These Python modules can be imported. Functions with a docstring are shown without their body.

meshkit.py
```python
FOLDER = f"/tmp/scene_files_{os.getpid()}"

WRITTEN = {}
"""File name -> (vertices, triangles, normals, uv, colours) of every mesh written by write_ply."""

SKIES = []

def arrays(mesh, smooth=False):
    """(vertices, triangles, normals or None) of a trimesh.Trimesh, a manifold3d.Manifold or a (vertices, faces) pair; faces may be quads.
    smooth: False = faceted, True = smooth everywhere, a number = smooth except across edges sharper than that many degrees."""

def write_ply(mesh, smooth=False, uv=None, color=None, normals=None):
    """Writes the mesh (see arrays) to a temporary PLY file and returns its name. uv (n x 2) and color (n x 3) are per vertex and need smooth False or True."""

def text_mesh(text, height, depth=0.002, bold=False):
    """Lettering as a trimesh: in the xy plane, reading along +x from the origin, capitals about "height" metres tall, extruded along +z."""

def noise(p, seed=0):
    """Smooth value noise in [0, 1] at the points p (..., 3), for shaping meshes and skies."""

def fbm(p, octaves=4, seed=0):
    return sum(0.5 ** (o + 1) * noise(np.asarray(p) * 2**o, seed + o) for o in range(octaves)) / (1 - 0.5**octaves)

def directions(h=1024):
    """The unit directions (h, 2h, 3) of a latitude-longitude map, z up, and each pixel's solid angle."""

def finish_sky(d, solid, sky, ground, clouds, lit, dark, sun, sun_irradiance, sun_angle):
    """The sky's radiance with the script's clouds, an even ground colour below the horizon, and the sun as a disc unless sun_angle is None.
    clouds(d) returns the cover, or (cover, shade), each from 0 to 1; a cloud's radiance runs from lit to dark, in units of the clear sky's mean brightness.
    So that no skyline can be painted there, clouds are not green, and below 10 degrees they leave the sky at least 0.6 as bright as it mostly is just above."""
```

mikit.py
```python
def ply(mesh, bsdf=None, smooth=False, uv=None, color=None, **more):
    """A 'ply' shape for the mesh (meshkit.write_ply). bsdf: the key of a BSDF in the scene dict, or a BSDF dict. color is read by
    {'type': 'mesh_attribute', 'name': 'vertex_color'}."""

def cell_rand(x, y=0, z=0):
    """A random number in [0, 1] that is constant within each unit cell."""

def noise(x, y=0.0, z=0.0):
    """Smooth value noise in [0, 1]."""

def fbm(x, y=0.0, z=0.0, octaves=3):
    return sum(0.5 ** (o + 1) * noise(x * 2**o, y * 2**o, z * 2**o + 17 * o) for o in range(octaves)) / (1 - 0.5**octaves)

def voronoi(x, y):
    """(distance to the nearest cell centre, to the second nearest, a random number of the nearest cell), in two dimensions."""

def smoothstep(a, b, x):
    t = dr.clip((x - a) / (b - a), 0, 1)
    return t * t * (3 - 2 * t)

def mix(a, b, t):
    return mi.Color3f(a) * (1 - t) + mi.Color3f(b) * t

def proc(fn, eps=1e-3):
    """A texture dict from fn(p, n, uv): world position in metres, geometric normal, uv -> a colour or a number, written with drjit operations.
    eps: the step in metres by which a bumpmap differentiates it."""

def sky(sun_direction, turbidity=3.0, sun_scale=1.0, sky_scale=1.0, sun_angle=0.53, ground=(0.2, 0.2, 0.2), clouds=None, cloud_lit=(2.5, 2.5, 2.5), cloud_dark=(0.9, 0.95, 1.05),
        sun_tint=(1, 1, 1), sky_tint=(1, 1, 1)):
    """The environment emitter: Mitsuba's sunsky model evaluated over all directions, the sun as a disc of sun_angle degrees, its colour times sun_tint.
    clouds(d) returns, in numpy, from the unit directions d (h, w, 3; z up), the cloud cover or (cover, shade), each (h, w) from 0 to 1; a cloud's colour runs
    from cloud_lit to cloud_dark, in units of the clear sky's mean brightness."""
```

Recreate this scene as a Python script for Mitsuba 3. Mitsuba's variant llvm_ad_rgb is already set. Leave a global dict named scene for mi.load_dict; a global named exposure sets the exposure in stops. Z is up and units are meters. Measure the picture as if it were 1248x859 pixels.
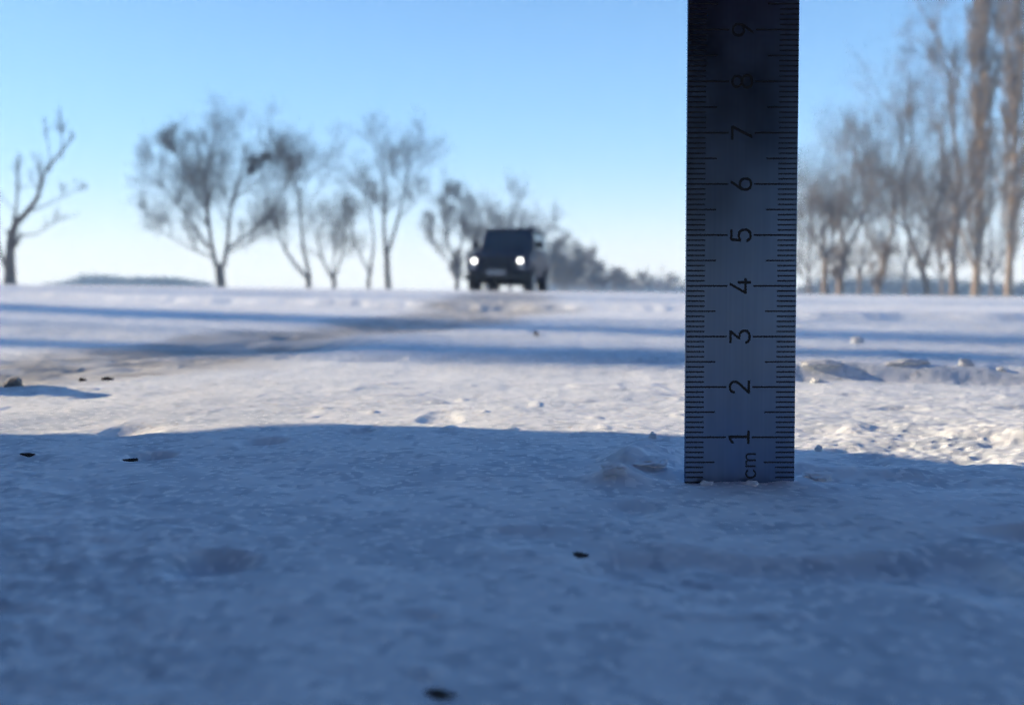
import math, random
import numpy as np, trimesh, mitsuba as mi, drjit as dr
import mikit, meshkit
from scipy.ndimage import gaussian_filter1d
T = mi.ScalarTransform4f
scene, labels = {}, {}

# ------------------------------------------------------------------ camera, sky, exposure
EYE = 0.0377
PITCH = math.radians(4.0)
scene['camera'] = {'type': 'thinlens', 'fov': 60.0, 'fov_axis': 'x', 'near_clip': 0.01, 'far_clip': 6000.0,
                   'aperture_radius': 0.00075, 'focus_distance': 0.2,
                   'to_world': T().look_at(origin=[0, 0, EYE], target=[0, math.cos(PITCH), EYE - math.sin(PITCH)], up=[0, 0, 1])}
AZ, EL = math.radians(70), math.radians(17)
SUN = [-math.sin(AZ) * math.cos(EL), math.cos(AZ) * math.cos(EL), math.sin(EL)]


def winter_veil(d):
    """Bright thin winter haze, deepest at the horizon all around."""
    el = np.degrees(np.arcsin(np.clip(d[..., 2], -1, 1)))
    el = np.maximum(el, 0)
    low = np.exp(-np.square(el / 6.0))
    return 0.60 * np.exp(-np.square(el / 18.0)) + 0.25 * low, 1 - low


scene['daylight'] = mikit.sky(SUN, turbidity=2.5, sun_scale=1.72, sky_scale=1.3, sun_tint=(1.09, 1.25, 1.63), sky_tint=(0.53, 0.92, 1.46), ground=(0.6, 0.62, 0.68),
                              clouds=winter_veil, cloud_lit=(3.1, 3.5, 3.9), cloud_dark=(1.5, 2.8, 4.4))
exposure = 1.75

scene['air'] = {'type': 'homogeneous', 'albedo': {'type': 'rgb', 'value': [0.95, 0.95, 0.96]}, 'sigma_t': {'type': 'rgb', 'value': [0.0005, 0.0008, 0.0012]}}
scene['haze'] = {'type': 'cube', 'to_world': T().translate([0, 0, 13]).scale([960, 960, 33]), 'bsdf': {'type': 'null'}, 'interior': {'type': 'ref', 'id': 'air'}}
labels['haze'] = {'kind': 'stuff', 'label': 'thin winter haze in the air over the whole snowy place', 'category': 'haze'}
scene['camera']['medium'] = {'type': 'ref', 'id': 'air'}
rng = np.random.default_rng(7)


def sstep(a, b, x):
    t = np.clip((x - a) / (b - a), 0, 1)
    return t * t * (3 - 2 * t)


def unit(v):
    return v / (np.linalg.norm(v, axis=-1, keepdims=True) + 1e-12)


def free_key(key):
    if key not in scene and key not in labels:
        return key
    n = 1
    while f'{key}_{n:03d}' in scene or f'{key}_{n:03d}' in labels:
        n += 1
    return f'{key}_{n:03d}'


def thing(name, label, category, group=None):
    k = free_key(name)
    labels[k] = {'label': label, 'category': category}
    if group:
        labels[k]['group'] = group
    return k


def put(name, mesh, bsdf, parent=None, smooth=False, label=None, kind=None, **more):
    k = free_key(f'{parent}__{name}' if parent else name)
    scene[k] = mikit.ply(mesh, bsdf, smooth=smooth, **more)
    if label or kind:
        labels[k] = {a: b for a, b in (('label', label), ('kind', kind)) if b}
    return k


# ------------------------------------------------------------------ the snow field: one sheet, finer near the viewpoint
def fb(x, y, s, seed, octaves=3):
    return meshkit.fbm(np.stack([x / s, y / s, 0 * x + seed * 3.7], -1), octaves, seed) - 0.5


def roll(x, y, px, py, h, w, back, x0, x1, wob, seed):
    """A packed edge: it climbs by h over the width w and sinks back behind its crest, the crest running along (px, py)."""
    yc = np.interp(x, px, py) + wob * 2 * fb(x, 0 * y, 0.07, seed)
    s = y - yc
    up = sstep(-w, 0, s)
    down = np.where(s > 0, np.exp(-np.square(np.maximum(s, 0) / back)), 1)
    return h * up * down * sstep(x0[0], x0[1], x) * (1 - sstep(x1[0], x1[1], x))


TRACK_Y = np.array([-3.0, 0.30, 0.38, 0.51, 0.65, 0.89, 1.40, 2.6, 6.0, 27.0])
TRACK_X = np.array([-0.9, -0.26, -0.225, -0.20, -0.165, -0.118, -0.04, -0.03, -0.05, -0.4])


def height(x, y):
    x, y = np.asarray(x, float), np.asarray(y, float)
    r = np.hypot(x, y)
    z = sstep(0.5, 3.5, r) * 0.020 - 0.0124 * x * sstep(0.4, 4, r)
    z = z + 0.0055 * fb(x, y, 0.16, 1) * (1 - 0.4 * sstep(0.5, 2, r)) + 0.010 * fb(x, y, 0.9, 2) * sstep(0.3, 1.0, r)
    near = 1 - sstep(4, 9, r)
    packed = sstep(0.21, 0.27, y)
    fine = 0.0062 * (1 - 0.62 * packed) * fb(x, y, 0.034, 3, 2) + 0.0042 * (1 - 0.45 * packed) * fb(x, y, 0.012, 4, 2) + 0.0026 * (1 - 0.45 * packed) * fb(x, y, 0.0040, 5, 3)
    patch = np.clip(0.55 + 1.6 * fb(x, y, 0.12, 6, 2), 0.25, 1.3)
    z = z + fine * patch * near
    # little pits and crumbs, pressed in and raised
    pit = meshkit.noise(np.stack([x / 0.021, y / 0.017, 0 * x + 5.1], -1), 11)
    z = z - (0.0024 - 0.0014 * packed) * sstep(0.74, 0.95, pit) * near
    crumb = meshkit.noise(np.stack([x / 0.0085, y / 0.0085, 0 * x + 9.1], -1), 12)
    z = z + 0.0009 * sstep(0.80, 0.97, crumb) * near * np.clip(0.3 + 3 * fb(x, y, 0.09, 8, 2), 0, 1)
    # edges of the packed lanes
    z = z + roll(x, y, [-0.3, 0.0, 0.12, 0.3], [0.53, 0.49, 0.478, 0.46], 0.0040, 0.030, 0.25, (-0.16, -0.06), (0.07, 0.14), 0.008, 21)
    z = z + roll(x, y, [0.0, 0.12, 0.22, 0.5], [0.42, 0.385, 0.372, 0.33], 0.0070, 0.013, 0.22, (0.08, 0.13), (0.5, 0.8), 0.010, 22)
    z = z + roll(x, y, [-0.9, -0.62, -0.18, 0.0], [0.98, 0.89, 0.625, 0.56], 0.0040, 0.04, 0.18, (-1.3, -1.0), (-0.13, -0.02), 0.02, 23)
    z = z + roll(x, y, [-2.0, -0.5, 0.1, 0.9], [2.6, 1.75, 1.50, 1.25], 0.010, 0.06, 0.5, (-2.5, -2.0), (0.25, 0.6), 0.05, 24)
    z = z + roll(x, y, [0.2, 0.7, 2.0], [1.10, 0.98, 0.80], 0.010, 0.04, 0.3, (0.2, 0.4), (1.5, 2.0), 0.03, 25)
    # the wheel track that comes in from the left
    d = np.abs(x - np.interp(y, TRACK_Y, TRACK_X))
    wide = np.interp(y, [0.3, 1.0, 3, 20], [0.045, 0.06, 0.12, 0.2])
    inside = np.exp(-np.square(d / wide)) * sstep(0.2, 0.34, y) * (1 - sstep(8, 20, y))
    z = z + inside * (-0.003 + 0.006 * fb(x, y, 0.02, 9, 2) * near)
    # snow pushed up where the ruler was stuck in
    a = np.exp(-np.square((x - 0.0455) / 0.017) - np.square((y - 0.1795) / 0.009))
    z = z * (1 - 0.9 * a) + a * (0.0001 + 0.0048 * fb(x, y, 0.007, 13, 3))
    for cx, cy, sx, sy, h in [(0.0215, 0.1765, 0.0055, 0.0045, 0.0030), (0.0265, 0.1885, 0.006, 0.006, 0.0034), (0.031, 0.199, 0.011, 0.007, 0.0034),
                              (0.066, 0.186, 0.010, 0.0045, 0.0026), (0.077, 0.181, 0.009, 0.004, 0.0016)]:
        b = np.exp(-np.square((x - cx) / sx) - np.square((y - cy) / sy))
        z = z + h * b * (1 + 1.1 * fb(x, y, 0.006, 14, 2))
    far = sstep(9, 40, r)
    return z + far * (0.05 * fb(x, y, 9.0, 15, 2))


def snow_sheet():
    ang = np.concatenate([np.linspace(-40, 40, 620), np.linspace(40, 320, 130)[1:-1]])
    a = np.radians(ang)
    rr = [0.012]
    while rr[-1] < 900:
        q = rr[-1]
        rr.append(q * (1.03 if q < 0.05 else 1.0048 if 0.13 < q < 0.36 else 1.0062 if q < 1.6 else 1.016 if q < 60 else 1.06))
    rr = np.array(rr)
    R, A = np.meshgrid(rr, a, indexing='ij')
    X, Y = R * np.sin(A), R * np.cos(A)
    Z = height(X, Y)
    n, m = R.shape
    v = np.stack([X, Y, Z], -1).reshape(-1, 3)
    i, j = np.meshgrid(np.arange(n - 1), np.arange(m), indexing='ij')
    j2 = (j + 1) % m
    q = np.stack([i * m + j, i * m + j2, (i + 1) * m + j2, (i + 1) * m + j], -1).reshape(-1, 4)
    f = np.vstack([q[:, [0, 2, 1]], q[:, [0, 3, 2]]])
    c = len(v)
    v = np.vstack([v, [[0, 0, float(height(0.0, 0.0))]]])
    k = np.arange(m)
    f = np.vstack([f, np.stack([k, (k + 1) % m, 0 * k + c], 1)])
    t = trimesh.Trimesh(v, f, process=False)
    if t.face_normals[:, 2].mean() < 0:
        t.invert()
    return t


def snow_colour(p, n, uv):
    x, y = p.x, p.y
    f1 = mikit.fbm(x * 60, y * 60, 3.0, 3)
    f2 = mikit.fbm(x * 750, y * 750, 7.0, 2)
    f3 = mikit.fbm(x * 9, y * 9, 1.0, 3)
    # packed, icy patches are darker and bluer than the loose crystals on them
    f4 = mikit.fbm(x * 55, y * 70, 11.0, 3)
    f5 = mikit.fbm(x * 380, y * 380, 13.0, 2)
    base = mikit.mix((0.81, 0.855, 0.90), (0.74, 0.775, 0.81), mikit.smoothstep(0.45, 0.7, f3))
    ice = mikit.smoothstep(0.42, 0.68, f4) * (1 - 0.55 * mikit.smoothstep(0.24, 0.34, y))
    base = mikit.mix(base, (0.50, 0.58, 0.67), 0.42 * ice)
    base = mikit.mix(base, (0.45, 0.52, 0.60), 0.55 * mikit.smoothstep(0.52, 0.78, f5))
    base = mikit.mix(base, (0.93, 0.95, 0.97), 0.85 * mikit.smoothstep(0.64, 0.82, mikit.noise(x * 800, y * 800, 3.0)))
    # sandy grit strewn on the lanes, in drifts
    grit = mikit.smoothstep(0.70, 0.80, f2) * mikit.smoothstep(0.46, 0.62, f1) * mikit.smoothstep(0.17, 0.26, y)
    base = mikit.mix(base, (0.50, 0.45, 0.39), 0.5 * grit)
    # grey, dirty wheel track
    tx = mi.Float(float(TRACK_X[1]))
    for k in range(1, len(TRACK_Y) - 1):
        t = dr.clip((y - float(TRACK_Y[k])) / float(TRACK_Y[k + 1] - TRACK_Y[k]), 0, 1)
        tx = tx + t * float(TRACK_X[k + 1] - TRACK_X[k])
    w = 0.070 + 0.045 * dr.clip(y - 0.3, 0, 4)
    d = dr.abs(x - tx) / w + (f3 - 0.5) * 1.1
    tr = (1 - mikit.smoothstep(0.55, 1.25, d)) * mikit.smoothstep(0.24, 0.36, y) * (1 - mikit.smoothstep(6, 20, y))
    dirty = mikit.mix((0.50, 0.51, 0.52), (0.33, 0.335, 0.34), mikit.smoothstep(0.42, 0.62, mikit.fbm(x * 45, y * 45, 4.0, 3)))
    return mikit.mix(base, dirty, 0.85 * tr)


scene['snow'] = {'type': 'diffuse', 'reflectance': mikit.proc(snow_colour)}
scene['clean_snow'] = {'type': 'diffuse', 'reflectance': {'type': 'rgb', 'value': [0.80, 0.845, 0.89]}}
put('snow_ground', snow_sheet(), 'snow', smooth=True, kind='structure')


# unseen snow bank added beside the viewpoint to shade near snow and block sky
def added_shade_bank():
    from shapely.geometry import Polygon
    prof = [(-0.20, -0.03), (0.22, -0.03), (0.262, 0.02), (0.294, 0.050), (0.3098, 0.0668), (0.319, 0.0734), (0.3255, 0.0813), (0.3380, 0.0883), (0.3560, 0.0932), (0.3590, 0.1007),
            (0.3609, 0.1101), (0.3658, 0.1171), (0.3643, 0.1228), (0.3640, 0.126), (0.3740, 0.135), (0.3720, 0.1413), (0.350, 0.148), (0.335, 0.16), (0.325, 0.20),
            (0.31, 0.36), (0.28, 0.55), (0.23, 0.75), (0.14, 0.95), (0.08, 1.05), (-0.02, 1.08), (-0.12, 0.95), (-0.19, 0.60), (-0.215, 0.25)]
    m = trimesh.creation.extrude_polygon(Polygon(prof), 0.5, engine='earcut')
    v = m.vertices
    m.vertices = np.stack([v[:, 2] - 0.84, v[:, 0], v[:, 1]], 1)
    m.fix_normals()
    for _ in range(9):
        e = np.linalg.norm(m.vertices[m.edges_unique[:, 0]] - m.vertices[m.edges_unique[:, 1]], axis=1)
        if e.max() < 0.031:
            break
        vv, ff = trimesh.remesh.subdivide_to_size(m.vertices, m.faces, 0.03, max_iter=12)
        m = trimesh.Trimesh(vv, ff, process=True)
    for _ in range(3):  # the end that shapes the shade edge is finer than the rest
        c = m.triangles_center
        w = np.flatnonzero((c[:, 0] > -0.40) & (c[:, 1] > 0.22) & (c[:, 2] < 0.19) & (np.sqrt(m.area_faces) > 0.003))
        vv, ff = trimesh.remesh.subdivide(m.vertices, m.faces, w)
        m = trimesh.Trimesh(vv, ff, process=True)
    p = m.vertices
    n = unit(p - np.array([-0.59, 0.08, 0.45]))
    n = unit(m.vertex_normals + 0.3 * n)
    d = 0.010 * (meshkit.fbm(p / 0.09, 2, 31) - 0.5) * sstep(0.16, 0.3, p[:, 2]) + 0.0050 * (meshkit.fbm(p / 0.018, 3, 32) - 0.5)
    p = p - np.stack([0 * d, 0.55 * np.maximum(0, -0.343 - p[:, 0]) * np.clip(p[:, 1] / 0.3, 0, 1), 0 * d], 1)
    m.vertices = p + n * d[:, None]
    return m


scene['dark_snow'] = {'type': 'diffuse', 'reflectance': {'type': 'rgb', 'value': [0.30, 0.30, 0.30]}}  # grey darkened so the added bank throws less light back
put('added_shade_bank', added_shade_bank(), 'dark_snow', smooth=True, kind='structure')


# ------------------------------------------------------------------ steel ruler
def box(x0, x1, y0, y1, z0, z1):
    b = trimesh.creation.box([x1 - x0, y1 - y0, z1 - z0])
    b.apply_translation([(x0 + x1) / 2, (y0 + y1) / 2, (z0 + z1) / 2])
    return b


def rbox(x0, x1, y0, y1, z0, z1, r, sub=1):
    s = trimesh.creation.icosphere(sub, r)
    pts = [s.vertices + [x, y, z] for x in (x0 + r, x1 - r) for y in (y0 + r, y1 - r) for z in (z0 + r, z1 - r)]
    return trimesh.convex.convex_hull(np.vstack(pts))


def hull(*points):
    return trimesh.convex.convex_hull(np.vstack(points))


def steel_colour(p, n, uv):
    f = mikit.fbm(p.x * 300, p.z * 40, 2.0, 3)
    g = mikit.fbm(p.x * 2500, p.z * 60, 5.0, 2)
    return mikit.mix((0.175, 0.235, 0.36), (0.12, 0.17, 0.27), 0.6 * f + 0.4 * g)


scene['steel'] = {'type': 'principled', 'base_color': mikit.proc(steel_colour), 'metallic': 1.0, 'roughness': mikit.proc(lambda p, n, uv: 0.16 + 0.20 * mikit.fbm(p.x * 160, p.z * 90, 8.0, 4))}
scene['ink'] = {'type': 'roughplastic', 'diffuse_reflectance': {'type': 'rgb', 'value': [0.006, 0.006, 0.007]}, 'alpha': 0.35}
RX0, RX1, RY, RZ = 0.0344, 0.0563, 0.1745, -0.0014
LEAN = T().translate([0, RY, 0]).rotate([1, 0, 0], -2.0).translate([0, -RY, 0])
ruler = thing('steel_ruler', 'steel ruler with black centimetre scale standing upright in the shaded snow', 'ruler')
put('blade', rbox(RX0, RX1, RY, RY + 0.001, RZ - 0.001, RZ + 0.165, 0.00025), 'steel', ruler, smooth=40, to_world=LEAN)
INK = 0.00006
ticks = {}
for k in range(0, 151):
    if k == 0:
        continue
    L = (0.0086, 0.0039, 0.0062)[0 if k % 10 == 0 else 2 if k % 5 == 0 else 1]
    t = 0.00030 if k % 10 else 0.00034
    for side in (0, 1):
        Ls = L * (1.0 if side else 0.95)
        if (L, side) not in ticks:
            x0, x1 = (RX0 + 0.0001, RX0 + Ls) if side == 0 else (RX1 - Ls, RX1 - 0.0001)
            ticks[L, side] = mikit.ply(box(x0, x1, RY - INK, RY + 0.0002, -t / 2, t / 2), 'ink')
        scene[free_key(f'{ruler}__tick_mark')] = {**ticks[L, side], 'to_world': LEAN @ T().translate([0, 0, RZ + 0.001 * k])}


def sideways(text, h, x, z):
    """Lettering that reads upwards, the tops of its letters to the left, on the ruler's face."""
    m = meshkit.text_mesh(text, h, 0.0002)
    b = m.bounds
    m.apply_translation([-(b[0][0] + b[1][0]) / 2, -h / 2, 0])
    v = m.vertices.copy()
    m.vertices = np.stack([x - v[:, 1], RY - INK + 0.0002 - v[:, 2], z + v[:, 0]], 1)
    m.fix_normals()
    return m


for c in range(1, 16):
    put('numeral', sideways(str(c), 0.0042, (RX0 + RX1) / 2 - 0.0002, RZ + 0.01 * c , ), 'ink', ruler, to_world=LEAN)
put('unit_mark', sideways('cm', 0.0028, (RX0 + RX1) / 2 + 0.0018, RZ + 0.0043), 'ink', ruler, to_world=LEAN)


# ------------------------------------------------------------------ boxy off-road cars
def paint(rgb):
    return {'type': 'principled', 'base_color': {'type': 'rgb', 'value': rgb}, 'roughness': 0.4, 'specular': 0.2, 'clearcoat': 0.3, 'clearcoat_gloss': 0.9}


scene['navy_paint'] = paint([0.004, 0.010, 0.034])
scene['maroon_paint'] = paint([0.13, 0.035, 0.06])
scene['black_rubber'] = {'type': 'principled', 'base_color': {'type': 'rgb', 'value': [0.016, 0.016, 0.017]}, 'roughness': 0.8, 'specular': 0.2}
scene['black_plastic'] = {'type': 'principled', 'base_color': {'type': 'rgb', 'value': [0.010, 0.010, 0.011]}, 'roughness': 0.7, 'specular': 0.2}
scene['car_glass'] = {'type': 'principled', 'base_color': {'type': 'rgb', 'value': [0.010, 0.018, 0.035]}, 'roughness': 0.08, 'specular': 0.5}
scene['rim_metal'] = {'type': 'principled', 'base_color': {'type': 'rgb', 'value': [0.25, 0.26, 0.28]}, 'metallic': 0.8, 'roughness': 0.45}
scene['lamp_glass'] = {'type': 'principled', 'base_color': {'type': 'rgb', 'value': [0.6, 0.6, 0.62]}, 'roughness': 0.15}
scene['plate_white'] = {'type': 'principled', 'base_color': {'type': 'rgb', 'value': [0.22, 0.23, 0.25]}, 'roughness': 0.5}


def disc(r, w, x, y, z, n=36, bev=0.03):
    """A wheel-like solid along x with rounded shoulders."""
    prof = [(0.0, -w / 2), (r - bev * 1.6, -w / 2), (r - bev * 0.4, -w / 2 + bev * 0.35), (r, -w / 2 + bev), (r, w / 2 - bev), (r - bev * 0.4, w / 2 - bev * 0.35), (r - bev * 1.6, w / 2), (0.0, w / 2)]
    m = trimesh.creation.revolve(prof, sections=n)
    v = m.vertices
    m.vertices = np.stack([v[:, 2] + x, v[:, 0] + y, v[:, 1] + z], 1)
    m.fix_normals()
    return m


def make_car(label, body_paint, place, lit):
    """Local frame: the nose points to -y, the ground at z = 0, the front axle at y = 0.75."""
    t = thing('off_road_car', label, 'car')
    M = T().translate(place[:3]).rotate([0, 0, 1], place[3])

    def P(name, mesh, bsdf, parent=t, smooth=35, **more):
        k = free_key(f'{parent}__{name}')
        scene[k] = {**mikit.ply(mesh, bsdf, smooth=smooth), 'to_world': M, **more}
        return k
    import manifold3d as m3

    def to_m(a):
        return m3.Manifold(m3.Mesh(np.asarray(a.vertices, np.float32), np.asarray(a.faces, np.uint32)))

    def cyl(y, r):
        c = m3.Manifold.cylinder(2.2, r, r, 40).rotate([0, 90, 0]).translate([-1.1, y, 0.37])
        return c
    tub = to_m(rbox(-0.80, 0.80, 0.62, 4.05, 0.48, 1.20, 0.06)) - cyl(3.15, 0.46) - cyl(0.75, 0.46)
    body = P('body', tub, body_paint)
    P('bonnet', hull(rbox(-0.50, 0.50, 0.16, 0.26, 0.62, 1.10, 0.04).vertices, rbox(-0.70, 0.70, 1.25, 1.38, 0.62, 1.20, 0.05).vertices), body_paint)
    for s in (-1, 1):
        x0, x1 = sorted((s * 0.52, s * 0.86))
        f = to_m(hull(rbox(x0, x1, 0.12, 0.3, 0.62, 1.04, 0.06).vertices, rbox(x0, x1, 1.2, 1.35, 0.55, 1.10, 0.06).vertices)) - cyl(0.75, 0.47)
        P('fender', f, body_paint)
    cab = hull(rbox(-0.76, 0.76, 1.30, 4.0, 1.16, 1.26, 0.04).vertices, rbox(-0.68, 0.68, 1.62, 3.92, 1.72, 1.84, 0.05).vertices)
    cabin = P('cabin', cab, body_paint)
    P('roof', rbox(-0.71, 0.71, 1.57, 3.96, 1.815, 1.885, 0.03), body_paint)
    # windscreen, lying on the raked front of the cabin
    def panel(a, b, c, d, th, nrm):
        q = np.array([a, b, c, d], float)
        nrm = np.array(nrm, float)
        nrm /= np.linalg.norm(nrm)
        return hull(q - nrm * th, q + nrm * th * 0.6)
    wn = np.array([0, -0.56, 0.33])
    P('windscreen', panel([-0.66, 1.335, 1.275], [0.66, 1.335, 1.275], [0.61, 1.575, 1.77], [-0.61, 1.575, 1.77], 0.012, wn), 'car_glass', smooth=False)
    for s in (-1, 1):
        for (y0, y1, y2, y3) in ((1.55, 2.3, 2.3, 1.72), (2.42, 3.1, 3.1, 2.42), (3.22, 3.85, 3.82, 3.22)):
            P('side_window', panel([s * 0.768, y0, 1.29], [s * 0.768, y1, 1.29], [s * 0.708, y2, 1.74], [s * 0.708, y3, 1.74], 0.010, [s, 0, 0.13]), 'car_glass', smooth=False)
        d = P('door', rbox(*sorted((s * 0.79, s * 0.812)), 1.50, 2.34, 0.56, 1.19, 0.010), body_paint)
        P('handle', rbox(*sorted((s * 0.811, s * 0.835)), 2.16, 2.28, 1.06, 1.09, 0.008), 'black_plastic', d)
        mr = P('mirror', rbox(*sorted((s * 0.80, s * 1.0)), 1.42, 1.52, 1.30, 1.50, 0.03), 'black_plastic')
        P('mirror_arm', rbox(*sorted((s * 0.72, s * 0.83)), 1.45, 1.49, 1.33, 1.36, 0.012), 'black_plastic', mr)
        for y in (0.75, 3.15):
            w = P('wheel', disc(0.375, 0.25, s * 0.745, y, 0.375), 'black_rubber')
            P('rim', disc(0.215, 0.02, s * 0.873, y, 0.375, bev=0.008), 'rim_metal', w)
        c = P('headlight', disc(0.115, 0.06, 0, 0, 0, bev=0.01), 'black_plastic', smooth=30)
        lens = disc(0.066, 0.03, 0, 0, 0, bev=0.012)
        turn = T().rotate([0, 0, 1], 90)
        scene[c]['to_world'] = M @ T().translate([s * 0.62, 0.11, 0.92]) @ turn
        k = P('lens', lens, 'lamp_glass', c, smooth=30)
        scene[k]['to_world'] = M @ T().translate([s * 0.62, 0.075, 0.92]) @ turn
        if lit:
            scene[k]['emitter'] = {'type': 'area', 'radiance': {'type': 'rgb', 'value': [1.7, 1.67, 1.62]}}
        P('indicator', rbox(*sorted((s * 0.60, s * 0.74)), 0.085, 0.13, 0.725, 0.775, 0.012), 'lamp_glass')
        P('wiper', hull(*[np.array([[s * 0.45 + dx, 1.318 + dz * 0.49 + dy, 1.285 + dz + dy * 0.4] for dx in (0, 0.012) for dy in (0, 0.012)]) for dz in (0, 0.02)],
                        np.array([[s * 0.45 - 0.38, 1.365, 1.385], [s * 0.45 - 0.38, 1.352, 1.39], [s * 0.45 - 0.37, 1.365, 1.395]])), 'black_plastic', smooth=False)
    gr = P('grille', rbox(-0.42, 0.42, 0.135, 0.17, 0.66, 1.03, 0.012), 'black_plastic')
    for k in range(7):
        x = -0.33 + 0.11 * k
        P('bar', rbox(x - 0.018, x + 0.018, 0.115, 0.145, 0.70, 0.99, 0.008), body_paint, gr)
    b = P('bumper', rbox(-0.86, 0.86, -0.02, 0.14, 0.42, 0.58, 0.03), 'black_plastic' if lit else body_paint)
    if not lit:
        P('added_valance', rbox(-0.72, 0.72, 0.06, 0.12, 0.24, 0.44, 0.02), body_paint)  # panel added to the unseen car so the ruler mirrors its paint
    P('number_plate', rbox(-0.26, 0.26, -0.035, -0.022, 0.56, 0.675, 0.005), 'plate_white')
    for y in (0.75, 3.15):
        P('axle', hull(*[trimesh.creation.icosphere(1, 0.05).vertices + [sx, y, 0.375] for sx in (-0.63, 0.63)], trimesh.creation.icosphere(1, 0.11).vertices + [0.1, y, 0.375]), 'black_plastic')
    P('underbody', rbox(-0.55, 0.55, 0.25, 3.9, 0.44, 0.60, 0.04), 'black_plastic')
    return t


CX, CY = -0.41, 23.4
make_car('dark navy boxy off-road car with both headlights lit, driving on the snowy road', 'navy_paint', (CX, CY, float(height(CX, CY)) - 0.13, -11), True)
make_car('unseen maroon boxy off-road car added behind the viewpoint to darken the ruler and block sky', 'maroon_paint', (0.16, -0.04, float(height(0.1, -1.3)) - 0.01, 180), False)  # added out of view: darkens the ruler reflection and blocks the rear sky


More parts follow.
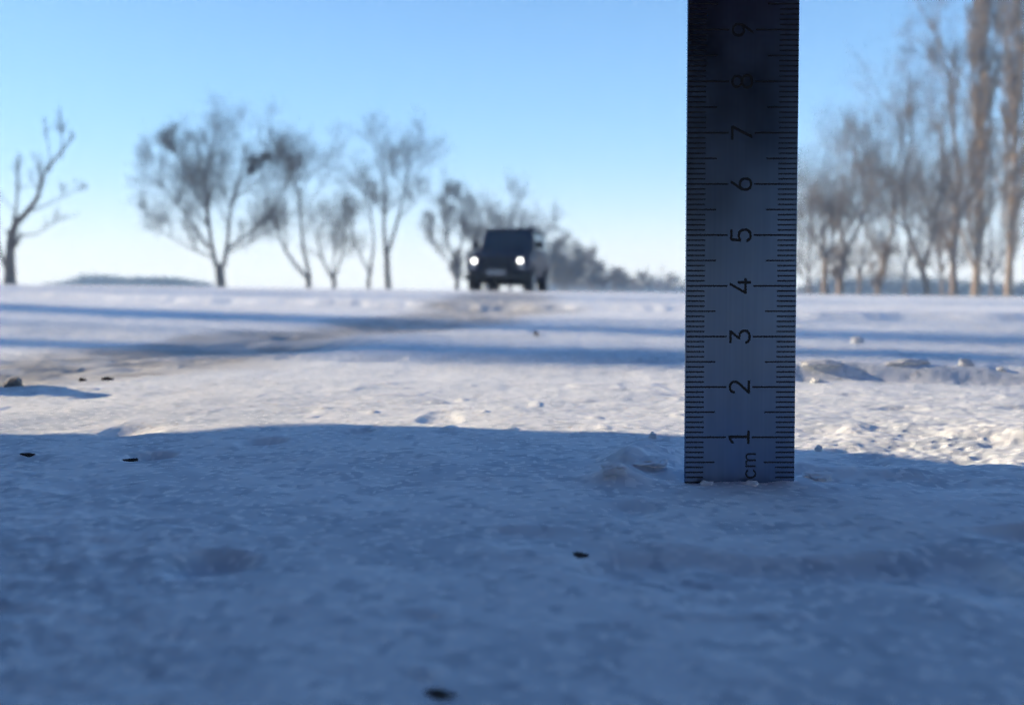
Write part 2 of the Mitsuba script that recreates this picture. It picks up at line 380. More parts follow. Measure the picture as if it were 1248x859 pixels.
# ------------------------------------------------------------------ bare trees
def tubes(paths, radii, sides):
    """(N, n, 3) paths and (N, n) radii as one mesh of open tubes."""
    p = np.asarray(paths, float)
    t = np.gradient(p, axis=1)
    t /= np.linalg.norm(t, axis=2, keepdims=True) + 1e-12
    ref = np.where(np.abs(t[..., 2:]) < 0.9, [0, 0, 1.0], [1.0, 0, 0])
    a = np.cross(t, ref)
    a /= np.linalg.norm(a, axis=2, keepdims=True) + 1e-12
    b = np.cross(t, a)
    g = np.arange(sides) * 2 * np.pi / sides
    v = p[:, :, None] + np.asarray(radii)[:, :, None, None] * (np.cos(g)[:, None] * a[:, :, None] + np.sin(g)[:, None] * b[:, :, None])
    N, n = p.shape[:2]
    i, j, k = np.meshgrid(np.arange(N), np.arange(n - 1), np.arange(sides), indexing='ij')
    at = lambda jj, kk: (i * n + jj) * sides + kk % sides
    q = np.stack([at(j, k), at(j, k + 1), at(j + 1, k + 1), at(j + 1, k)], -1).reshape(-1, 4)
    return v.reshape(-1, 3), np.vstack([q[:, [0, 1, 2]], q[:, [0, 2, 3]]])


def join(parts):
    vs, fs, at = [], [], 0
    for v, f in parts:
        vs.append(v)
        fs.append(f + at)
        at += len(v)
    return np.vstack(vs), np.vstack(fs)


def resample(p, n):
    p = np.asarray(p, float)
    s = np.concatenate([[0], np.cumsum(np.linalg.norm(np.diff(p, axis=0), axis=1))])
    u = np.linspace(0, s[-1], n)
    return np.stack([np.interp(u, s, p[:, k]) for k in range(3)], 1)


def spawn(rg, paths, radii, count, length, spread, up, lo, hi, n=5, taper=0.55, wander=0.22):
    """Children of the given branches: COUNT per branch, starting between the shares LO and HI of its length."""
    P, R = np.asarray(paths), np.asarray(radii)
    N, m = P.shape[:2]
    L = np.linalg.norm(np.diff(P, axis=1), axis=2).sum(1)
    cnt = np.maximum(1, np.round(count * rg.uniform(0.75, 1.25, N))).astype(int)
    idx = np.repeat(np.arange(N), cnt)
    u = lo + (hi - lo) * rg.uniform(0, 1, len(idx))
    f = u * (m - 1)
    k = np.minimum(f.astype(int), m - 2)
    w = (f - k)[:, None]
    base = P[idx, k] * (1 - w) + P[idx, k + 1] * w
    tan = unit(P[idx, k + 1] - P[idx, k])
    rad = R[idx, k] * (1 - w[:, 0]) + R[idx, k + 1] * w[:, 0]
    side = unit(np.cross(tan, rg.normal(size=tan.shape)))
    a = np.radians(rg.normal(spread, 10, len(idx)))[:, None]
    d = unit(tan * np.cos(a) + side * np.sin(a) + np.array([0, 0, up]) * rg.uniform(0.3, 1.2, (len(idx), 1)))
    ln = length * L[idx] * (1.05 - 0.40 * u) * rg.uniform(0.6, 1.3, len(idx))
    pts = [base]
    for s in range(n - 1):
        d = unit(d + wander * rg.normal(size=d.shape) + np.array([0, 0, up * 0.25]))
        pts.append(pts[-1] + d * (ln / (n - 1))[:, None])
    r0 = np.maximum(rad * taper * rg.uniform(0.7, 1.1, len(idx)), 0.006)
    return np.stack(pts, 1), r0[:, None] * np.linspace(1, 0.35, n)


def tree(name, label, group, x, y, limbs, seed, bark='bark', counts=(8, 7, 6), lengths=(0.65, 0.6, 0.7), spread=(42, 42, 40), up=(0.38, 0.22, 0.12), depth=0.5, twig=1.0, sink=0.15, lo=0.3, cat='tree', least=0.35, zs=1.0, thick=1.0):
    """limbs: [(r0, r1, [(x, z) or (x, y, z) ...])] in metres from the foot. The nearest thick ones are the trunk, all finer wood the crown."""
    rg = np.random.default_rng(seed)
    paths, radii = [], []
    for r0, r1, pts in limbs:
        q = []
        dy = rg.normal(0, depth)
        z0, z1 = pts[0][-1], pts[-1][-1]
        for k, pt in enumerate(pts):
            s = k / max(1, len(pts) - 1)
            q.append([pt[0], dy * s * (abs(z1 - z0) / 4) if len(pt) == 2 else pt[1], pt[-1] * zs])
        q = resample(q, 10)
        wob = gaussian_filter1d(rg.normal(0, 1, (10, 3)), 1.2, axis=0) * 0.05 * min(1, r0 * 6)
        wob[0] = 0
        paths.append(q + wob)
        radii.append(0.8 * thick * (r0 + (r1 - r0) * np.linspace(0, 1, 10) ** 0.7))
    l0, w0 = np.stack(paths), np.stack(radii)
    w0[0, 0] *= 1.35
    run = np.linalg.norm(np.diff(l0, axis=1), axis=2).sum(1)
    g = run > least * run.max()
    l1, w1 = spawn(rg, l0[g], w0[g], counts[0], lengths[0], spread[0] + 6, up[0], lo, 0.97, 6, 0.62, 0.13)
    l2, w2 = spawn(rg, l1, w1, counts[1], lengths[1], spread[1], up[1], 0.15, 1.0, 4, 0.5, 0.14)
    l3, w3 = spawn(rg, l2, w2, counts[2] * 1.45, lengths[2], spread[2], up[2], 0.1, 1.0, 2, 0.6)
    w2, w3 = np.maximum(w2 * 0.8, 0.0085 * twig), np.maximum(w3 * 0.55, 0.0060 * twig)
    w1 = np.maximum(w1, 0.014 * twig)
    t = thing(name, label, cat, group)
    at = [x, y, float(height(x, y)) - sink]
    put('trunk', (lambda v, f: (v + at, f))(*tubes(l0, w0, 8)), bark, t, smooth=True)
    put('crown', (lambda v, f: (v + at, f))(*join([tubes(l1, w1, 5), tubes(l2, w2, 3), tubes(l3, w3, 3)])), bark, t)
    return t


def bark_colour(p, n, uv):
    f = mikit.fbm(p.x * 5, p.y * 5, p.z * 1.2, 3)
    return mikit.mix((0.085, 0.072, 0.062), (0.19, 0.165, 0.145), f)


scene['bark'] = {'type': 'diffuse', 'reflectance': mikit.proc(bark_colour)}
scene['poplar_bark'] = {'type': 'diffuse', 'reflectance': {'type': 'rgb', 'value': [0.27, 0.215, 0.16]}}
scene['tan_bark'] = {'type': 'diffuse', 'reflectance': {'type': 'rgb', 'value': [0.20, 0.165, 0.135]}}
scene['grey_bark'] = {'type': 'diffuse', 'reflectance': {'type': 'rgb', 'value': [0.15, 0.135, 0.12]}}

ROW = 'bare trees beyond the road on the left'
K = 1 / 1081.0


def foot(px, d):
    return (px - 624) * K * d, d


def lim(d, fx, fy, r0, r1, *pts):
    """A limb given by its offsets from the foot in pixels of a 1081 pixel focal length, as metres at distance d."""
    return (r0, r1, [((a - fx) * K * d, (fy - b) * K * d) for a, b in pts])


# 1: leaning broken tree at the left edge
d = 46
fx, fy = 14, 347
tree('leaning_tree', 'broken bare tree at the left edge, leaning right with one snapped upright stem', ROW, *foot(fx, d), [
    lim(d, fx, fy, 0.42, 0.20, (14, 349), (16, 318), (20, 290), (28, 265)),
    lim(d, fx, fy, 0.20, 0.05, (26, 268), (44, 250), (56, 235), (68, 207), (85, 190), (108, 168)),
    lim(d, fx, fy, 0.10, 0.05, (21, 292), (21, 250), (21, 188)),
    lim(d, fx, fy, 0.05, 0.02, (68, 207), (70, 180), (69, 155)),
    lim(d, fx, fy, 0.05, 0.02, (82, 192), (82, 160), (79, 128)),
    lim(d, fx, fy, 0.07, 0.02, (20, 285), (50, 282), (75, 268), (105, 258)),
    lim(d, fx, fy, 0.07, 0.02, (38, 256), (65, 245), (90, 232), (112, 225)),
    lim(d, fx, fy, 0.16, 0.04, (14, 335), (6, 305), (3, 285), (-8, 250)),
], 101, counts=(5, 4, 4), lengths=(0.26, 0.6, 0.7), lo=0.35, up=(0.7, 0.5, 0.3), twig=0.8)

# 2: broad tree with the dark clump of mistletoe
d = 60
fx, fy = 270, 348
tree('broad_tree', 'broad bare tree with a wide rounded crown and a dark clump in it', ROW, *foot(fx, d), [
    lim(d, fx, fy, 0.42, 0.36, (270, 350), (269, 330), (268, 312)),
    lim(d, fx, fy, 0.22, 0.06, (265, 315), (256, 285), (250, 240), (245, 190), (248, 140)),
    lim(d, fx, fy, 0.20, 0.05, (274, 316), (280, 275), (283, 230), (292, 190), (300, 145)),
    lim(d, fx, fy, 0.15, 0.04, (256, 290), (235, 250), (212, 215), (190, 195), (176, 185)),
    lim(d, fx, fy, 0.15, 0.04, (279, 292), (305, 268), (330, 242), (345, 205), (352, 160)),
    lim(d, fx, fy, 0.10, 0.03, (264, 305), (235, 290), (210, 272), (190, 255)),
    lim(d, fx, fy, 0.10, 0.03, (285, 225), (310, 205), (330, 185), (345, 150)),
    lim(d, fx, fy, 0.10, 0.03, (247, 205), (228, 175), (215, 150), (210, 140)),
    lim(d, fx, fy, 0.10, 0.03, (253, 260), (262, 215), (265, 170), (272, 135)),
    lim(d, fx, fy, 0.08, 0.03, (276, 300), (300, 285), (325, 270), (345, 258)),
], 102, counts=(11, 8, 7), lengths=(0.50, 0.62, 0.75), lo=0.18, zs=0.86)
mx, my = (315 - 624) * K * d, d
mz = float(height(mx, my)) + (347 - 196) * K * d
rg = np.random.default_rng(5)
for (cx, cz, r) in ((0, 0, 0.80), (0.75, 0.35, 0.50), (-0.3, -0.55, 0.45)):
    c = unit(rg.normal(size=(280, 3)))
    p0 = np.array([mx + cx, my, mz + cz]) + c * r * 0.15
    p1 = p0 + c * r * rg.uniform(0.4, 0.95, (280, 1)) * [1, 1, 0.85]
    bend = (p0 + p1) / 2 + rg.normal(0, 0.05, (280, 3))
    k = put('mistletoe_clump', tubes(np.stack([p0, bend, p1], 1), np.full((280, 3), 0.012), 3), 'bark')
    labels[k] = {'label': ('largest dark round mistletoe clump in the broad tree', 'small mistletoe clump up to the right of the largest one', 'small mistletoe clump below the largest one')[(r < 0.7) + (cz < 0)],
                 'category': 'mistletoe', 'group': 'mistletoe clumps in the broad tree'}

# 3: forked tree to its right
d = 63
fx, fy = 377, 349
tree('forked_tree', 'slender bare tree forked low into two stems, right of the broad tree', ROW, *foot(fx, d), [
    lim(d, fx, fy, 0.27, 0.22, (377, 351), (377, 340), (376, 328)),
    lim(d, fx, fy, 0.18, 0.05, (375, 332), (355, 305), (342, 275), (334, 245), (325, 215)),
    lim(d, fx, fy, 0.18, 0.05, (378, 330), (371, 290), (368, 245), (370, 205), (388, 182), (405, 175)),
    lim(d, fx, fy, 0.09, 0.03, (368, 220), (358, 190), (356, 160)),
    lim(d, fx, fy, 0.08, 0.03, (369, 262), (385, 240), (395, 222)),
], 103, counts=(9, 7, 7), lengths=(0.44, 0.62, 0.75), lo=0.22, twig=0.8, zs=0.86)

# 4: small bushy tree
d = 66
fx, fy = 407, 351
tree('small_tree', 'small bare tree with several curved stems, between the forked and the tall one', ROW, *foot(fx, d), [
    lim(d, fx, fy, 0.24, 0.18, (407, 353), (407, 340), (406, 332)),
    lim(d, fx, fy, 0.14, 0.04, (405, 335), (392, 305), (390, 280), (400, 258), (412, 240)),
    lim(d, fx, fy, 0.14, 0.04, (408, 334), (418, 305), (422, 275), (430, 250)),
    lim(d, fx, fy, 0.10, 0.03, (406, 330), (408, 295), (412, 265)),
], 104, counts=(9, 7, 7), lengths=(0.48, 0.62, 0.75), lo=0.22, twig=0.8, zs=0.93)

# 5: tall double tree
d = 72
fx, fy = 473, 351
tree('tall_tree', 'tallest bare tree left of the car, its top spread in two tufts', ROW, *foot(fx, d), [
    lim(d, fx, fy, 0.33, 0.26, (473, 353), (473, 325), (472, 300)),
    lim(d, fx, fy, 0.22, 0.06, (471, 305), (468, 260), (470, 210), (466, 175), (463, 157)),
    lim(d, fx, fy, 0.20, 0.05, (474, 300), (486, 260), (495, 215), (505, 180), (520, 158)),
    lim(d, fx, fy, 0.10, 0.03, (468, 250), (452, 225), (445, 205)),
    lim(d, fx, fy, 0.10, 0.03, (494, 218), (478, 190), (482, 165)),
    lim(d, fx, fy, 0.10, 0.03, (488, 255), (508, 235), (514, 210)),
], 105, counts=(9, 8, 7), lengths=(0.42, 0.62, 0.75), lo=0.22, twig=0.8, zs=0.93)
fx, fy = 449, 351
tree('curved_tree', 'thin bare tree with bent stems standing close left of the tallest one', ROW, *foot(fx, d - 1), [
    lim(d, fx, fy, 0.22, 0.16, (449, 353), (450, 335), (452, 320)),
    lim(d, fx, fy, 0.15, 0.04, (452, 322), (458, 290), (455, 255), (446, 225), (440, 210)),
    lim(d, fx, fy, 0.12, 0.04, (451, 328), (437, 300), (430, 275), (432, 245)),
], 106, counts=(9, 7, 7), lengths=(0.46, 0.62, 0.75), lo=0.22, twig=0.8, zs=0.93)

# 6: tree left of the car
d = 92
fx, fy = 557, 353
tree('bushy_tree', 'bushy bare tree directly left of the car', ROW, *foot(fx, d), [
    lim(d, fx, fy, 0.32, 0.25, (557, 355), (557, 335), (556, 315)),
    lim(d, fx, fy, 0.20, 0.05, (555, 320), (545, 290), (540, 265), (545, 240)),
    lim(d, fx, fy, 0.20, 0.05, (558, 318), (565, 285), (566, 255), (562, 235)),
    lim(d, fx, fy, 0.14, 0.04, (556, 325), (535, 305), (525, 285), (520, 270)),
    lim(d, fx, fy, 0.14, 0.04, (558, 320), (575, 300), (582, 280)),
], 107, counts=(10, 8, 7), lengths=(0.48, 0.62, 0.75), lo=0.22, twig=1.6)

# behind and right of the car
BACK = 'bare trees behind and right of the car'
for k, (fx, d, hpx, wpx, lab) in enumerate([
        (592, 118, 92, 26, 'dense bare tree showing above the left end of the car roof'),
        (622, 120, 110, 26, 'pointed bare tree rising highest behind the car roof'),
        (664, 124, 88, 26, 'bare tree right behind the car mirror'),
        (688, 135, 62, 24, 'low bare tree beside the right flank of the car')]):
    fy = 354
    tree('distant_tree', lab, BACK, *foot(fx, d), [
        lim(d, fx, fy, 0.30, 0.08, (fx, fy + 2), (fx - 1, fy - hpx * 0.5), (fx + 1, fy - hpx * 0.92)),
        lim(d, fx, fy, 0.16, 0.05, (fx, fy - hpx * 0.2), (fx - wpx * 0.5, fy - hpx * 0.5), (fx - wpx * 0.62, fy - hpx * 0.72)),
        lim(d, fx, fy, 0.16, 0.05, (fx, fy - hpx * 0.22), (fx + wpx * 0.5, fy - hpx * 0.48), (fx + wpx * 0.65, fy - hpx * 0.7)),
        lim(d, fx, fy, 0.14, 0.05, (fx, fy - hpx * 0.12), (fx - wpx * 0.6, fy - hpx * 0.3), (fx - wpx * 0.8, fy - hpx * 0.45)),
        lim(d, fx, fy, 0.14, 0.05, (fx, fy - hpx * 0.12), (fx + wpx * 0.6, fy - hpx * 0.3), (fx + wpx * 0.8, fy - hpx * 0.4)),
    ], 120 + k, counts=(10, 7, 6), lengths=(0.50, 0.65, 0.75), spread=(38, 40, 40), lo=0.1, twig=2.8, bark='grey_bark')


def shrub(label, group, px, d, wpx, hpx, seed, bark='tan_bark', stems=9, name='bare_shrub'):
    rg = np.random.default_rng(seed)
    W, H = wpx * K * d, hpx * K * d
    lims = []
    for s in range(stems):
        u = (s + 0.5) / stems * 2 - 1 + rg.normal(0, 0.06)
        h = H * (1 - 0.45 * u * u) * rg.uniform(0.72, 0.98)
        lims.append((0.07, 0.02, [(u * W * 0.32, rg.normal(0, W * 0.1), -0.1), (u * W * 0.40, rg.normal(0, W * 0.16), h * 0.5), (u * W * 0.46, rg.normal(0, W * 0.2), h)]))
    x, y = foot(px, d)
    tree(name, label, group, x, y, lims, seed, bark=bark, counts=(9, 6, 5), lengths=(0.45, 0.6, 0.7), lo=0.1, twig=2.6, cat='shrub')


SH = 'bare shrubs in the distance right of the car'
shrub('brownish bare shrub just right of the car, left one of a clump', SH, 690, 140, 34, 40, 201)
shrub('widest brownish bare shrub right of the car', SH, 718, 142, 46, 46, 202, stems=12)
shrub('low bare shrub at the right end of the clump beside the car', SH, 752, 160, 34, 28, 203)
shrub('small far bare shrub between the clump and the ruler', SH, 780, 200, 30, 24, 204)
shrub('faint far bare shrub next to the left edge of the ruler', SH, 815, 230, 44, 19, 205)


def treeline(name, px0, px1, d, hpx, seed, n=2600):
    """A far belt of scrub in which nothing can be told apart."""
    rg = np.random.default_rng(seed)
    px = rg.uniform(px0, px1, n)
    h = hpx * K * d * (0.25 + 1.35 * (meshkit.fbm(np.stack([px / 13, 0 * px, 0 * px], -1), 4, seed))) * np.clip(np.minimum(px - px0, px1 - px) / 40, 0.15, 1)
    x = (px - 624) * K * d
    y = d + rg.uniform(-12, 12, n)
    z = height(x, y)
    p0 = np.stack([x, y, z - 0.3], 1)
    p1 = p0 + np.stack([rg.normal(0, 0.7, n), rg.normal(0, 0.7, n), h * rg.uniform(0.5, 1, n)], 1)
    mid = (p0 + p1) / 2 + rg.normal(0, 0.3, (n, 3))
    k = put(name, tubes(np.stack([p0, mid, p1], 1), np.stack([np.full(n, 0.24), np.full(n, 0.17), np.full(n, 0.05)], 1), 3), 'grey_bark', kind='stuff')
    return k


k = treeline('distant_woods', 70, 265, 330, 13, 301)
labels[k] |= {'label': 'low grey belt of far woods on the horizon left of the broad tree', 'category': 'woods'}
k = treeline('distant_woods', 640, 860, 420, 15, 302)
labels[k] |= {'label': 'low grey belt of far woods on the horizon right of the car', 'category': 'woods'}
k = treeline('distant_woods', 960, 1300, 260, 22, 303)
labels[k] |= {'label': 'low grey belt of far woods behind the trees right of the ruler', 'category': 'woods'}

# right of the ruler
RIGHT = 'bare trees right of the ruler'
d = 68
fx, fy = 1003, 360
tree('round_tree', 'bare tree with a drooping grey crown, nearest the right edge of the ruler', RIGHT, *foot(fx, d), [
    lim(d, fx, fy, 0.28, 0.2, (1003, 362), (1004, 340), (1005, 315)),
    lim(d, fx, fy, 0.15, 0.04, (1005, 320), (990, 285), (975, 265), (962, 255)),
    lim(d, fx, fy, 0.15, 0.04, (1006, 318), (1015, 270), (1020, 225), (1018, 180)),
    lim(d, fx, fy, 0.12, 0.04, (1005, 315), (1030, 280), (1045, 255), (1060, 230)),
    lim(d, fx, fy, 0.12, 0.04, (1005, 312), (1000, 260), (995, 215)),
], 131, counts=(10, 8, 8), lengths=(0.56, 0.62, 0.75), lo=0.15, bark='tan_bark', twig=0.85, thick=1.35)
d = 66
fx, fy = 1022, 360
tree('arching_tree', 'bare tree with long branches arching to the left, second right of the ruler', RIGHT, *foot(fx, d), [
    lim(d, fx, fy, 0.30, 0.22, (1022, 362), (1024, 335), (1028, 305)),
    lim(d, fx, fy, 0.18, 0.05, (1028, 308), (1045, 270), (1055, 235), (1050, 200), (1035, 175)),
    lim(d, fx, fy, 0.16, 0.05, (1028, 305), (1020, 275), (1000, 250), (978, 238)),
    lim(d, fx, fy, 0.10, 0.03, (1050, 250), (1075, 225), (1090, 190), (1085, 150)),
], 132, counts=(10, 8, 8), lengths=(0.54, 0.62, 0.75), lo=0.15, bark='tan_bark', twig=0.85, thick=1.35)
d = 70
fx, fy = 1068, 360
tree('thin_tree', 'thin bare tree in the middle of the group right of the ruler', RIGHT, *foot(fx, d), [
    lim(d, fx, fy, 0.24, 0.18, (1068, 362), (1070, 335), (1075, 310)),
    lim(d, fx, fy, 0.15, 0.04, (1075, 312), (1085, 275), (1080, 235), (1070, 200)),
    lim(d, fx, fy, 0.13, 0.04, (1074, 315), (1055, 285), (1045, 260), (1030, 240)),
], 133, counts=(10, 8, 8), lengths=(0.52, 0.62, 0.75), lo=0.15, bark='tan_bark', twig=0.85, thick=1.35)
d = 64
fx, fy = 1132, 361
tree('spreading_tree', 'tall spreading bare tree with curved branches left of the poplars', RIGHT, *foot(fx, d), [
    lim(d, fx, fy, 0.26, 0.2, (1132, 363), (1128, 340), (1120, 315)),
    lim(d, fx, fy, 0.18, 0.05, (1120, 318), (1105, 285), (1098, 250), (1100, 215), (1112, 170), (1103, 125)),
    lim(d, fx, fy, 0.18, 0.05, (1124, 325), (1128, 285), (1130, 240), (1125, 195), (1120, 150)),
    lim(d, fx, fy, 0.12, 0.03, (1099, 240), (1080, 215), (1058, 205), (1045, 215)),
    lim(d, fx, fy, 0.10, 0.03, (1128, 270), (1142, 235), (1150, 200)),
], 134, counts=(10, 8, 8), lengths=(0.50, 0.62, 0.75), lo=0.15, bark='tan_bark', twig=0.85, thick=1.35)
d = 72
fx, fy = 1161, 361
tree('high_tree', 'high bare tree whose upper branches reach left, close beside the poplars', RIGHT, *foot(fx, d), [
    lim(d, fx, fy, 0.30, 0.18, (1161, 363), (1160, 320), (1165, 270), (1166, 220)),
    lim(d, fx, fy, 0.16, 0.05, (1165, 260), (1150, 220), (1140, 190), (1135, 150)),
    lim(d, fx, fy, 0.18, 0.06, (1166, 225), (1160, 160), (1160, 100), (1150, 50), (1145, 15)),
    lim(d, fx, fy, 0.11, 0.03, (1160, 110), (1140, 85), (1118, 72), (1098, 66)),
    lim(d, fx, fy, 0.10, 0.03, (1160, 130), (1145, 115), (1130, 112)),
    lim(d, fx, fy, 0.10, 0.03, (1158, 90), (1135, 55), (1120, 30)),
], 135, counts=(9, 8, 8), lengths=(0.46, 0.62, 0.75), lo=0.15, bark='tan_bark', twig=0.85, thick=1.35)


for k, (fx, d, hpx, wpx, lab) in enumerate([
        (985, 96, 128, 34, 'hazy bare tree farther back, half hidden by the right edge of the ruler'),
        (1046, 98, 138, 38, 'hazy bare tree farther back, behind the gap between the arching and the thin tree'),
        (1102, 96, 165, 36, 'hazy bare tree farther back, behind the spreading tree'),
        (1148, 100, 150, 34, 'hazy bare tree farther back, just left of the poplars'),
        (1208, 98, 140, 34, 'hazy bare tree farther back, between the two poplars')]):
    fy = 360
    tree('distant_tree', lab, 'farther bare trees right of the ruler', *foot(fx, d), [
        lim(d, fx, fy, 0.26, 0.06, (fx, fy + 2), (fx - 1, fy - hpx * 0.5), (fx + 3, fy - hpx * 0.95)),
        lim(d, fx, fy, 0.15, 0.04, (fx, fy - hpx * 0.2), (fx - wpx * 0.5, fy - hpx * 0.5), (fx - wpx * 0.7, fy - hpx * 0.78)),
        lim(d, fx, fy, 0.15, 0.04, (fx, fy - hpx * 0.22), (fx + wpx * 0.5, fy - hpx * 0.48), (fx + wpx * 0.7, fy - hpx * 0.75)),
        lim(d, fx, fy, 0.12, 0.04, (fx, fy - hpx * 0.12), (fx - wpx * 0.6, fy - hpx * 0.3), (fx - wpx * 0.9, fy - hpx * 0.45)),
        lim(d, fx, fy, 0.12, 0.04, (fx, fy - hpx * 0.12), (fx + wpx * 0.6, fy - hpx * 0.3), (fx + wpx * 0.9, fy - hpx * 0.4)),
    ], 150 + k, counts=(9, 6, 5), lengths=(0.48, 0.65, 0.75), spread=(38, 40, 40), lo=0.1, twig=1.2, bark='tan_bark')


def poplar(label, fx, d, H, wpx, seed):
    rg = np.random.default_rng(seed)
    W = wpx * K * d
    lims = [(0.42, 0.08, [(0, 0, -0.2), (0.1, 0, H * 0.4), (0.15, 0, H * 0.75), (0, 0, H)])]
    for s in range(34):
        z0 = H * (0.07 + 0.75 * (s + rg.uniform(0, 1)) / 34)
        a = rg.uniform(0, 2 * np.pi)
        L = min(H * 0.30, H - z0)
        r = W * 0.5 * rg.uniform(0.5, 1.0)
        c, q = np.cos(a), np.sin(a)
        lims.append((0.09, 0.02, [(0.05, 0, z0), (c * r * 0.6, q * r * 0.6, z0 + L * 0.3), (c * r * 0.95, q * r * 0.95, z0 + L * 0.65), (c * r, q * r, z0 + L)]))
    tree('poplar_tree', label, 'tall poplars at the right edge', *foot(fx, d), lims, seed, bark='poplar_bark', counts=(9, 6, 5), lengths=(0.26, 0.50, 0.55), least=0.15, spread=(20, 24, 26), up=(0.8, 0.5, 0.4), lo=0.05, twig=1.75)


poplar('tall columnar poplar, the left one of the pair at the right edge', 1188, 76, 29, 44, 141)
poplar('tall columnar poplar, the right one of the pair at the right edge', 1228, 80, 30, 52, 142)


# ------------------------------------------------------------------ clods, crumbs and flecks on the snow
scene['dark_dirt'] = {'type': 'diffuse', 'reflectance': {'type': 'rgb', 'value': [0.06, 0.056, 0.052]}}
scene['grey_ice'] = {'type': 'diffuse', 'reflectance': {'type': 'rgb', 'value': [0.68, 0.71, 0.745]}}


def lump(name, label, category, group, x, y, size, mat, seed, rough=0.45, rise=0.25, turn=0.0, sub=4):
    """A broken, angular lump: the hull of a few random points, roughened; RISE is how far its middle stands above the snow, as a share of its height."""
    rg = np.random.default_rng(seed)
    p = unit(rg.normal(size=(16, 3))) * rg.uniform(0.75, 1.1, (16, 1))
    h = trimesh.convex.convex_hull(p)
    v, f = trimesh.remesh.subdivide_to_size(h.vertices, h.faces, 0.22 if sub > 3 else 0.4, max_iter=8)
    m = trimesh.Trimesh(v, f, process=True)
    trimesh.smoothing.filter_taubin(m, iterations=3)
    q = m.vertices
    m.vertices = q + unit(q) * (rough * (meshkit.fbm(q * 1.7 + seed, 3, seed) - 0.5) + 0.3 * rough * (meshkit.fbm(q * 6 + seed, 2, seed) - 0.5))[:, None]
    m.apply_scale(np.array(size) / 2)
    m.apply_transform(trimesh.transformations.rotation_matrix(turn, [0, 0, 1]))
    m.apply_translation([x, y, float(height(x, y)) + rise * size[2]])
    k = put(name, m, mat, smooth=50)
    labels[k] = {'label': label, 'category': category}
    if group:
        labels[k]['group'] = group
    return k


RUT = 'snow clods along the rut edge right of the ruler'
lump('snow_clod', 'widest flat snow clod on the rut edge, closest to the right side of the ruler', 'snow clod', RUT, 0.134, 0.381, (0.019, 0.008, 0.0050), 'grey_ice', 1, rough=0.9, rise=0.15)
lump('snow_clod', 'small snow clod in the rut just below the widest clod', 'snow clod', RUT, 0.1265, 0.366, (0.008, 0.006, 0.0030), 'grey_ice', 2, rough=0.9, rise=0.15)
lump('snow_clod', 'long low snow clod midway along the rut edge', 'snow clod', RUT, 0.170, 0.379, (0.022, 0.007, 0.0034), 'grey_ice', 3, rough=0.9, rise=0.1)
lump('snow_clod', 'upright broken snow clod on the rut edge, below the poplars', 'snow clod', RUT, 0.194, 0.378, (0.0075, 0.006, 0.0055), 'grey_ice', 4, rough=1.0, rise=0.15)
lump('snow_clod', 'small snow clod on the rut edge, farthest right', 'snow clod', RUT, 0.2075, 0.373, (0.006, 0.005, 0.0036), 'grey_ice', 5, rough=0.9, rise=0.15)
lump('snow_clod', 'lone grey clod on the flat snow beyond the rut, right of the ruler', 'snow clod', None, 0.2246, 0.5757, (0.009, 0.007, 0.0075), 'grey_ice', 6, rough=1.0, rise=0.1)
lump('snow_clod', 'tiny dark clod on the lit snow in line with the car', 'clod', None, 0.0197, 0.6849, (0.006, 0.006, 0.006), 'dark_dirt', 7, rough=0.9)
lump('snow_clod', 'large clod of snow just past the left edge, its pointed shadow reaching in', 'snow clod', None, -0.252, 0.345, (0.064, 0.052, 0.046), 'clean_snow', 8, rise=0.3, rough=0.8)
lump('snow_clod', 'low dark clod at the left edge above the pointed shadow', 'clod', None, -0.196, 0.347, (0.012, 0.008, 0.0055), 'dark_snow', 19, rough=1.0, rise=0.2)
TR = 'dark crumbs beside the grey wheel track'
lump('dirt_crumb', 'dark crumb beside the grey wheel track, left one of two', 'crumb', TR, -0.1762, 0.3617, (0.005, 0.004, 0.0022), 'dark_dirt', 9, rough=0.9)
lump('dirt_crumb', 'dark crumb beside the grey wheel track, right one of two', 'crumb', TR, -0.1659, 0.3614, (0.0055, 0.004, 0.0018), 'dark_dirt', 10, rough=0.9)
lump('snow_lump', 'crumbly lump of snow pushed up left of the ruler foot', 'snow lump', None, 0.0205, 0.1745, (0.0070, 0.0056, 0.0028), 'clean_snow', 11, rough=1.1, rise=0.12)
lump('snow_lump', 'flat broken piece of snow crust behind the lump left of the ruler', 'snow lump', None, 0.0285, 0.184, (0.0100, 0.0060, 0.0028), 'clean_snow', 12, rough=1.0, rise=0.12)
lump('snow_lump', 'small pointed snow crumb standing on the shade line left of the ruler', 'snow lump', None, 0.0360, 0.224, (0.0026, 0.0024, 0.0034), 'clean_snow', 13, sub=3, rough=1.0, rise=0.1)
lump('snow_lump', 'small snow crumb on the shade line right of the ruler', 'snow lump', None, 0.0760, 0.218, (0.0024, 0.0022, 0.0028), 'clean_snow', 14, sub=3, rough=1.0, rise=0.0)
lump('snow_lump', 'broken bit of snow crust against the right end of the ruler foot', 'snow lump', None, 0.0620, 0.1775, (0.0080, 0.0044, 0.0026), 'clean_snow', 21, rough=1.1, rise=0.1)
lump('snow_lump', 'tiny snow crumb lying against the left front of the ruler foot', 'snow lump', None, 0.0385, 0.1725, (0.0030, 0.0022, 0.0016), 'clean_snow', 22, sub=3, rough=1.0, rise=0.1)
lump('snow_lump', 'tiny snow crumb lying against the middle of the ruler foot', 'snow lump', None, 0.0470, 0.1726, (0.0038, 0.0022, 0.0014), 'clean_snow', 23, sub=3, rough=1.0, rise=0.1)
lump('dark_fleck', 'dark fleck in the shaded snow on the left, just below the shade line', 'fleck', None, -0.0885, 0.2005, (0.0060, 0.0032, 0.0012), 'dark_dirt', 15, rough=1.3, rise=0.05)
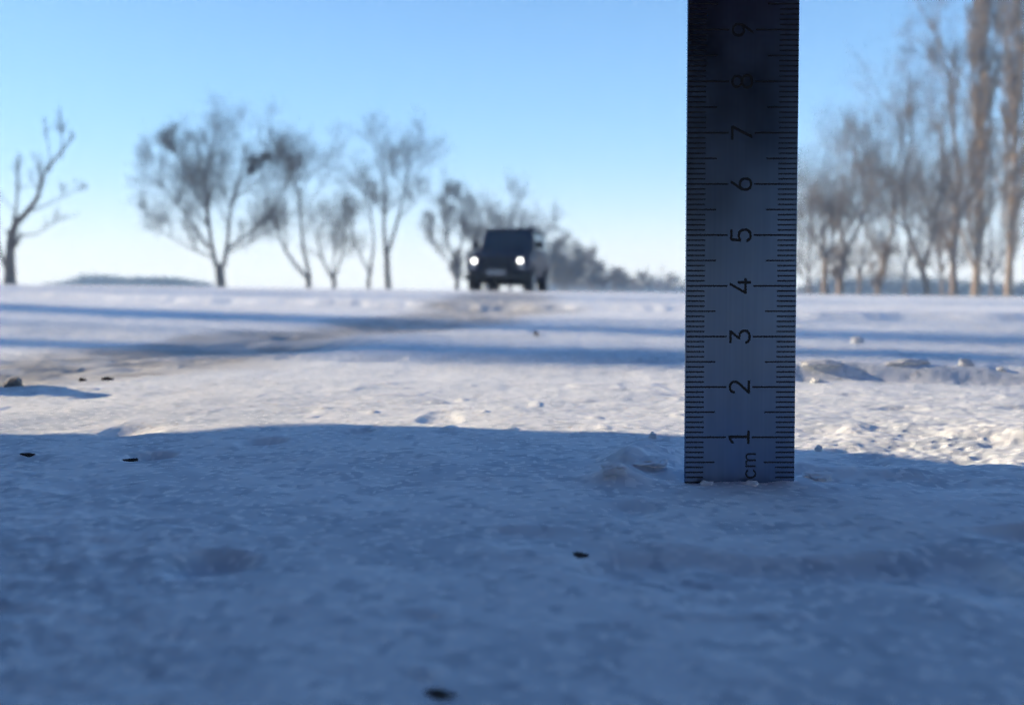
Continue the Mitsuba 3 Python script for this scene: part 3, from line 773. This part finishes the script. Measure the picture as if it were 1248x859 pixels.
lump('dark_fleck', 'dark fleck at the left edge of the shaded snow', 'fleck', None, -0.1113, 0.2004, (0.0056, 0.0034, 0.0010), 'dark_dirt', 16, rough=1.3, rise=0.0)
lump('dark_fleck', 'dark fleck in the middle of the shaded snow, below and left of the ruler', 'fleck', None, 0.0098, 0.1265, (0.0030, 0.0022, 0.0013), 'dark_dirt', 17, rough=1.3, rise=0.0)
lump('dark_fleck', 'dark blurred fleck at the very bottom of the picture', 'fleck', None, -0.0068, 0.0800, (0.0034, 0.0022, 0.0009), 'dark_dirt', 18, rough=1.2, rise=-0.05)


# ------------------------------------------------------------------ what stands left of the picture and throws its shadow across the road
scene['old_wood'] = {'type': 'diffuse', 'reflectance': mikit.proc(lambda p, n, uv: mikit.mix((0.16, 0.13, 0.10), (0.28, 0.24, 0.20), mikit.fbm(p.x * 60, p.y * 60, p.z * 5, 3)))}


def post(label, x, y, r, h, seed):
    rg = np.random.default_rng(seed)
    m = trimesh.creation.cylinder(r, h, sections=24)
    vv, ff = trimesh.remesh.subdivide_to_size(m.vertices, m.faces, 0.06, max_iter=10)
    k = 1 - 0.12 * (vv[:, 2:] / h + 0.5)
    d = 0.012 * (meshkit.fbm(vv / [0.12, 0.12, 0.5] + seed, 3, seed) - 0.5)[:, None]
    vv = vv * np.hstack([k, k, np.ones_like(k)]) + d * [1, 1, 0] * np.sign(vv)
    vv = vv + [x + 0, y, float(height(x, y)) + h / 2 - 0.15]
    key = put('wooden_post', trimesh.Trimesh(vv, ff, process=True), 'old_wood', smooth=40)
    labels[key] = {'label': label, 'category': 'post'}


post('weathered wooden roadside post past the left edge, its shadow band crossing the near road', -5.65, 2.55, 0.042, 2.7, 61)
d = 15.0
tree('roadside_tree', 'bare tree past the left edge, its long shadow lying across the far road', None, -14.1, 7.6, [
    (0.14, 0.11, [(0, -0.2), (0.1, 1.6), (0.05, 3.0)]), (0.15, 0.05, [(0.05, 2.9), (0.9, 5.0), (1.6, 7.5)]), (0.15, 0.05, [(0.05, 2.8), (-0.8, 5.0), (-1.2, 8.0)]), (0.12, 0.04, [(0.05, 3.0), (0.1, 5.5), (0.3, 8.8)])],
     62, counts=(5, 5, 4), lengths=(0.4, 0.5, 0.6), depth=1.0)
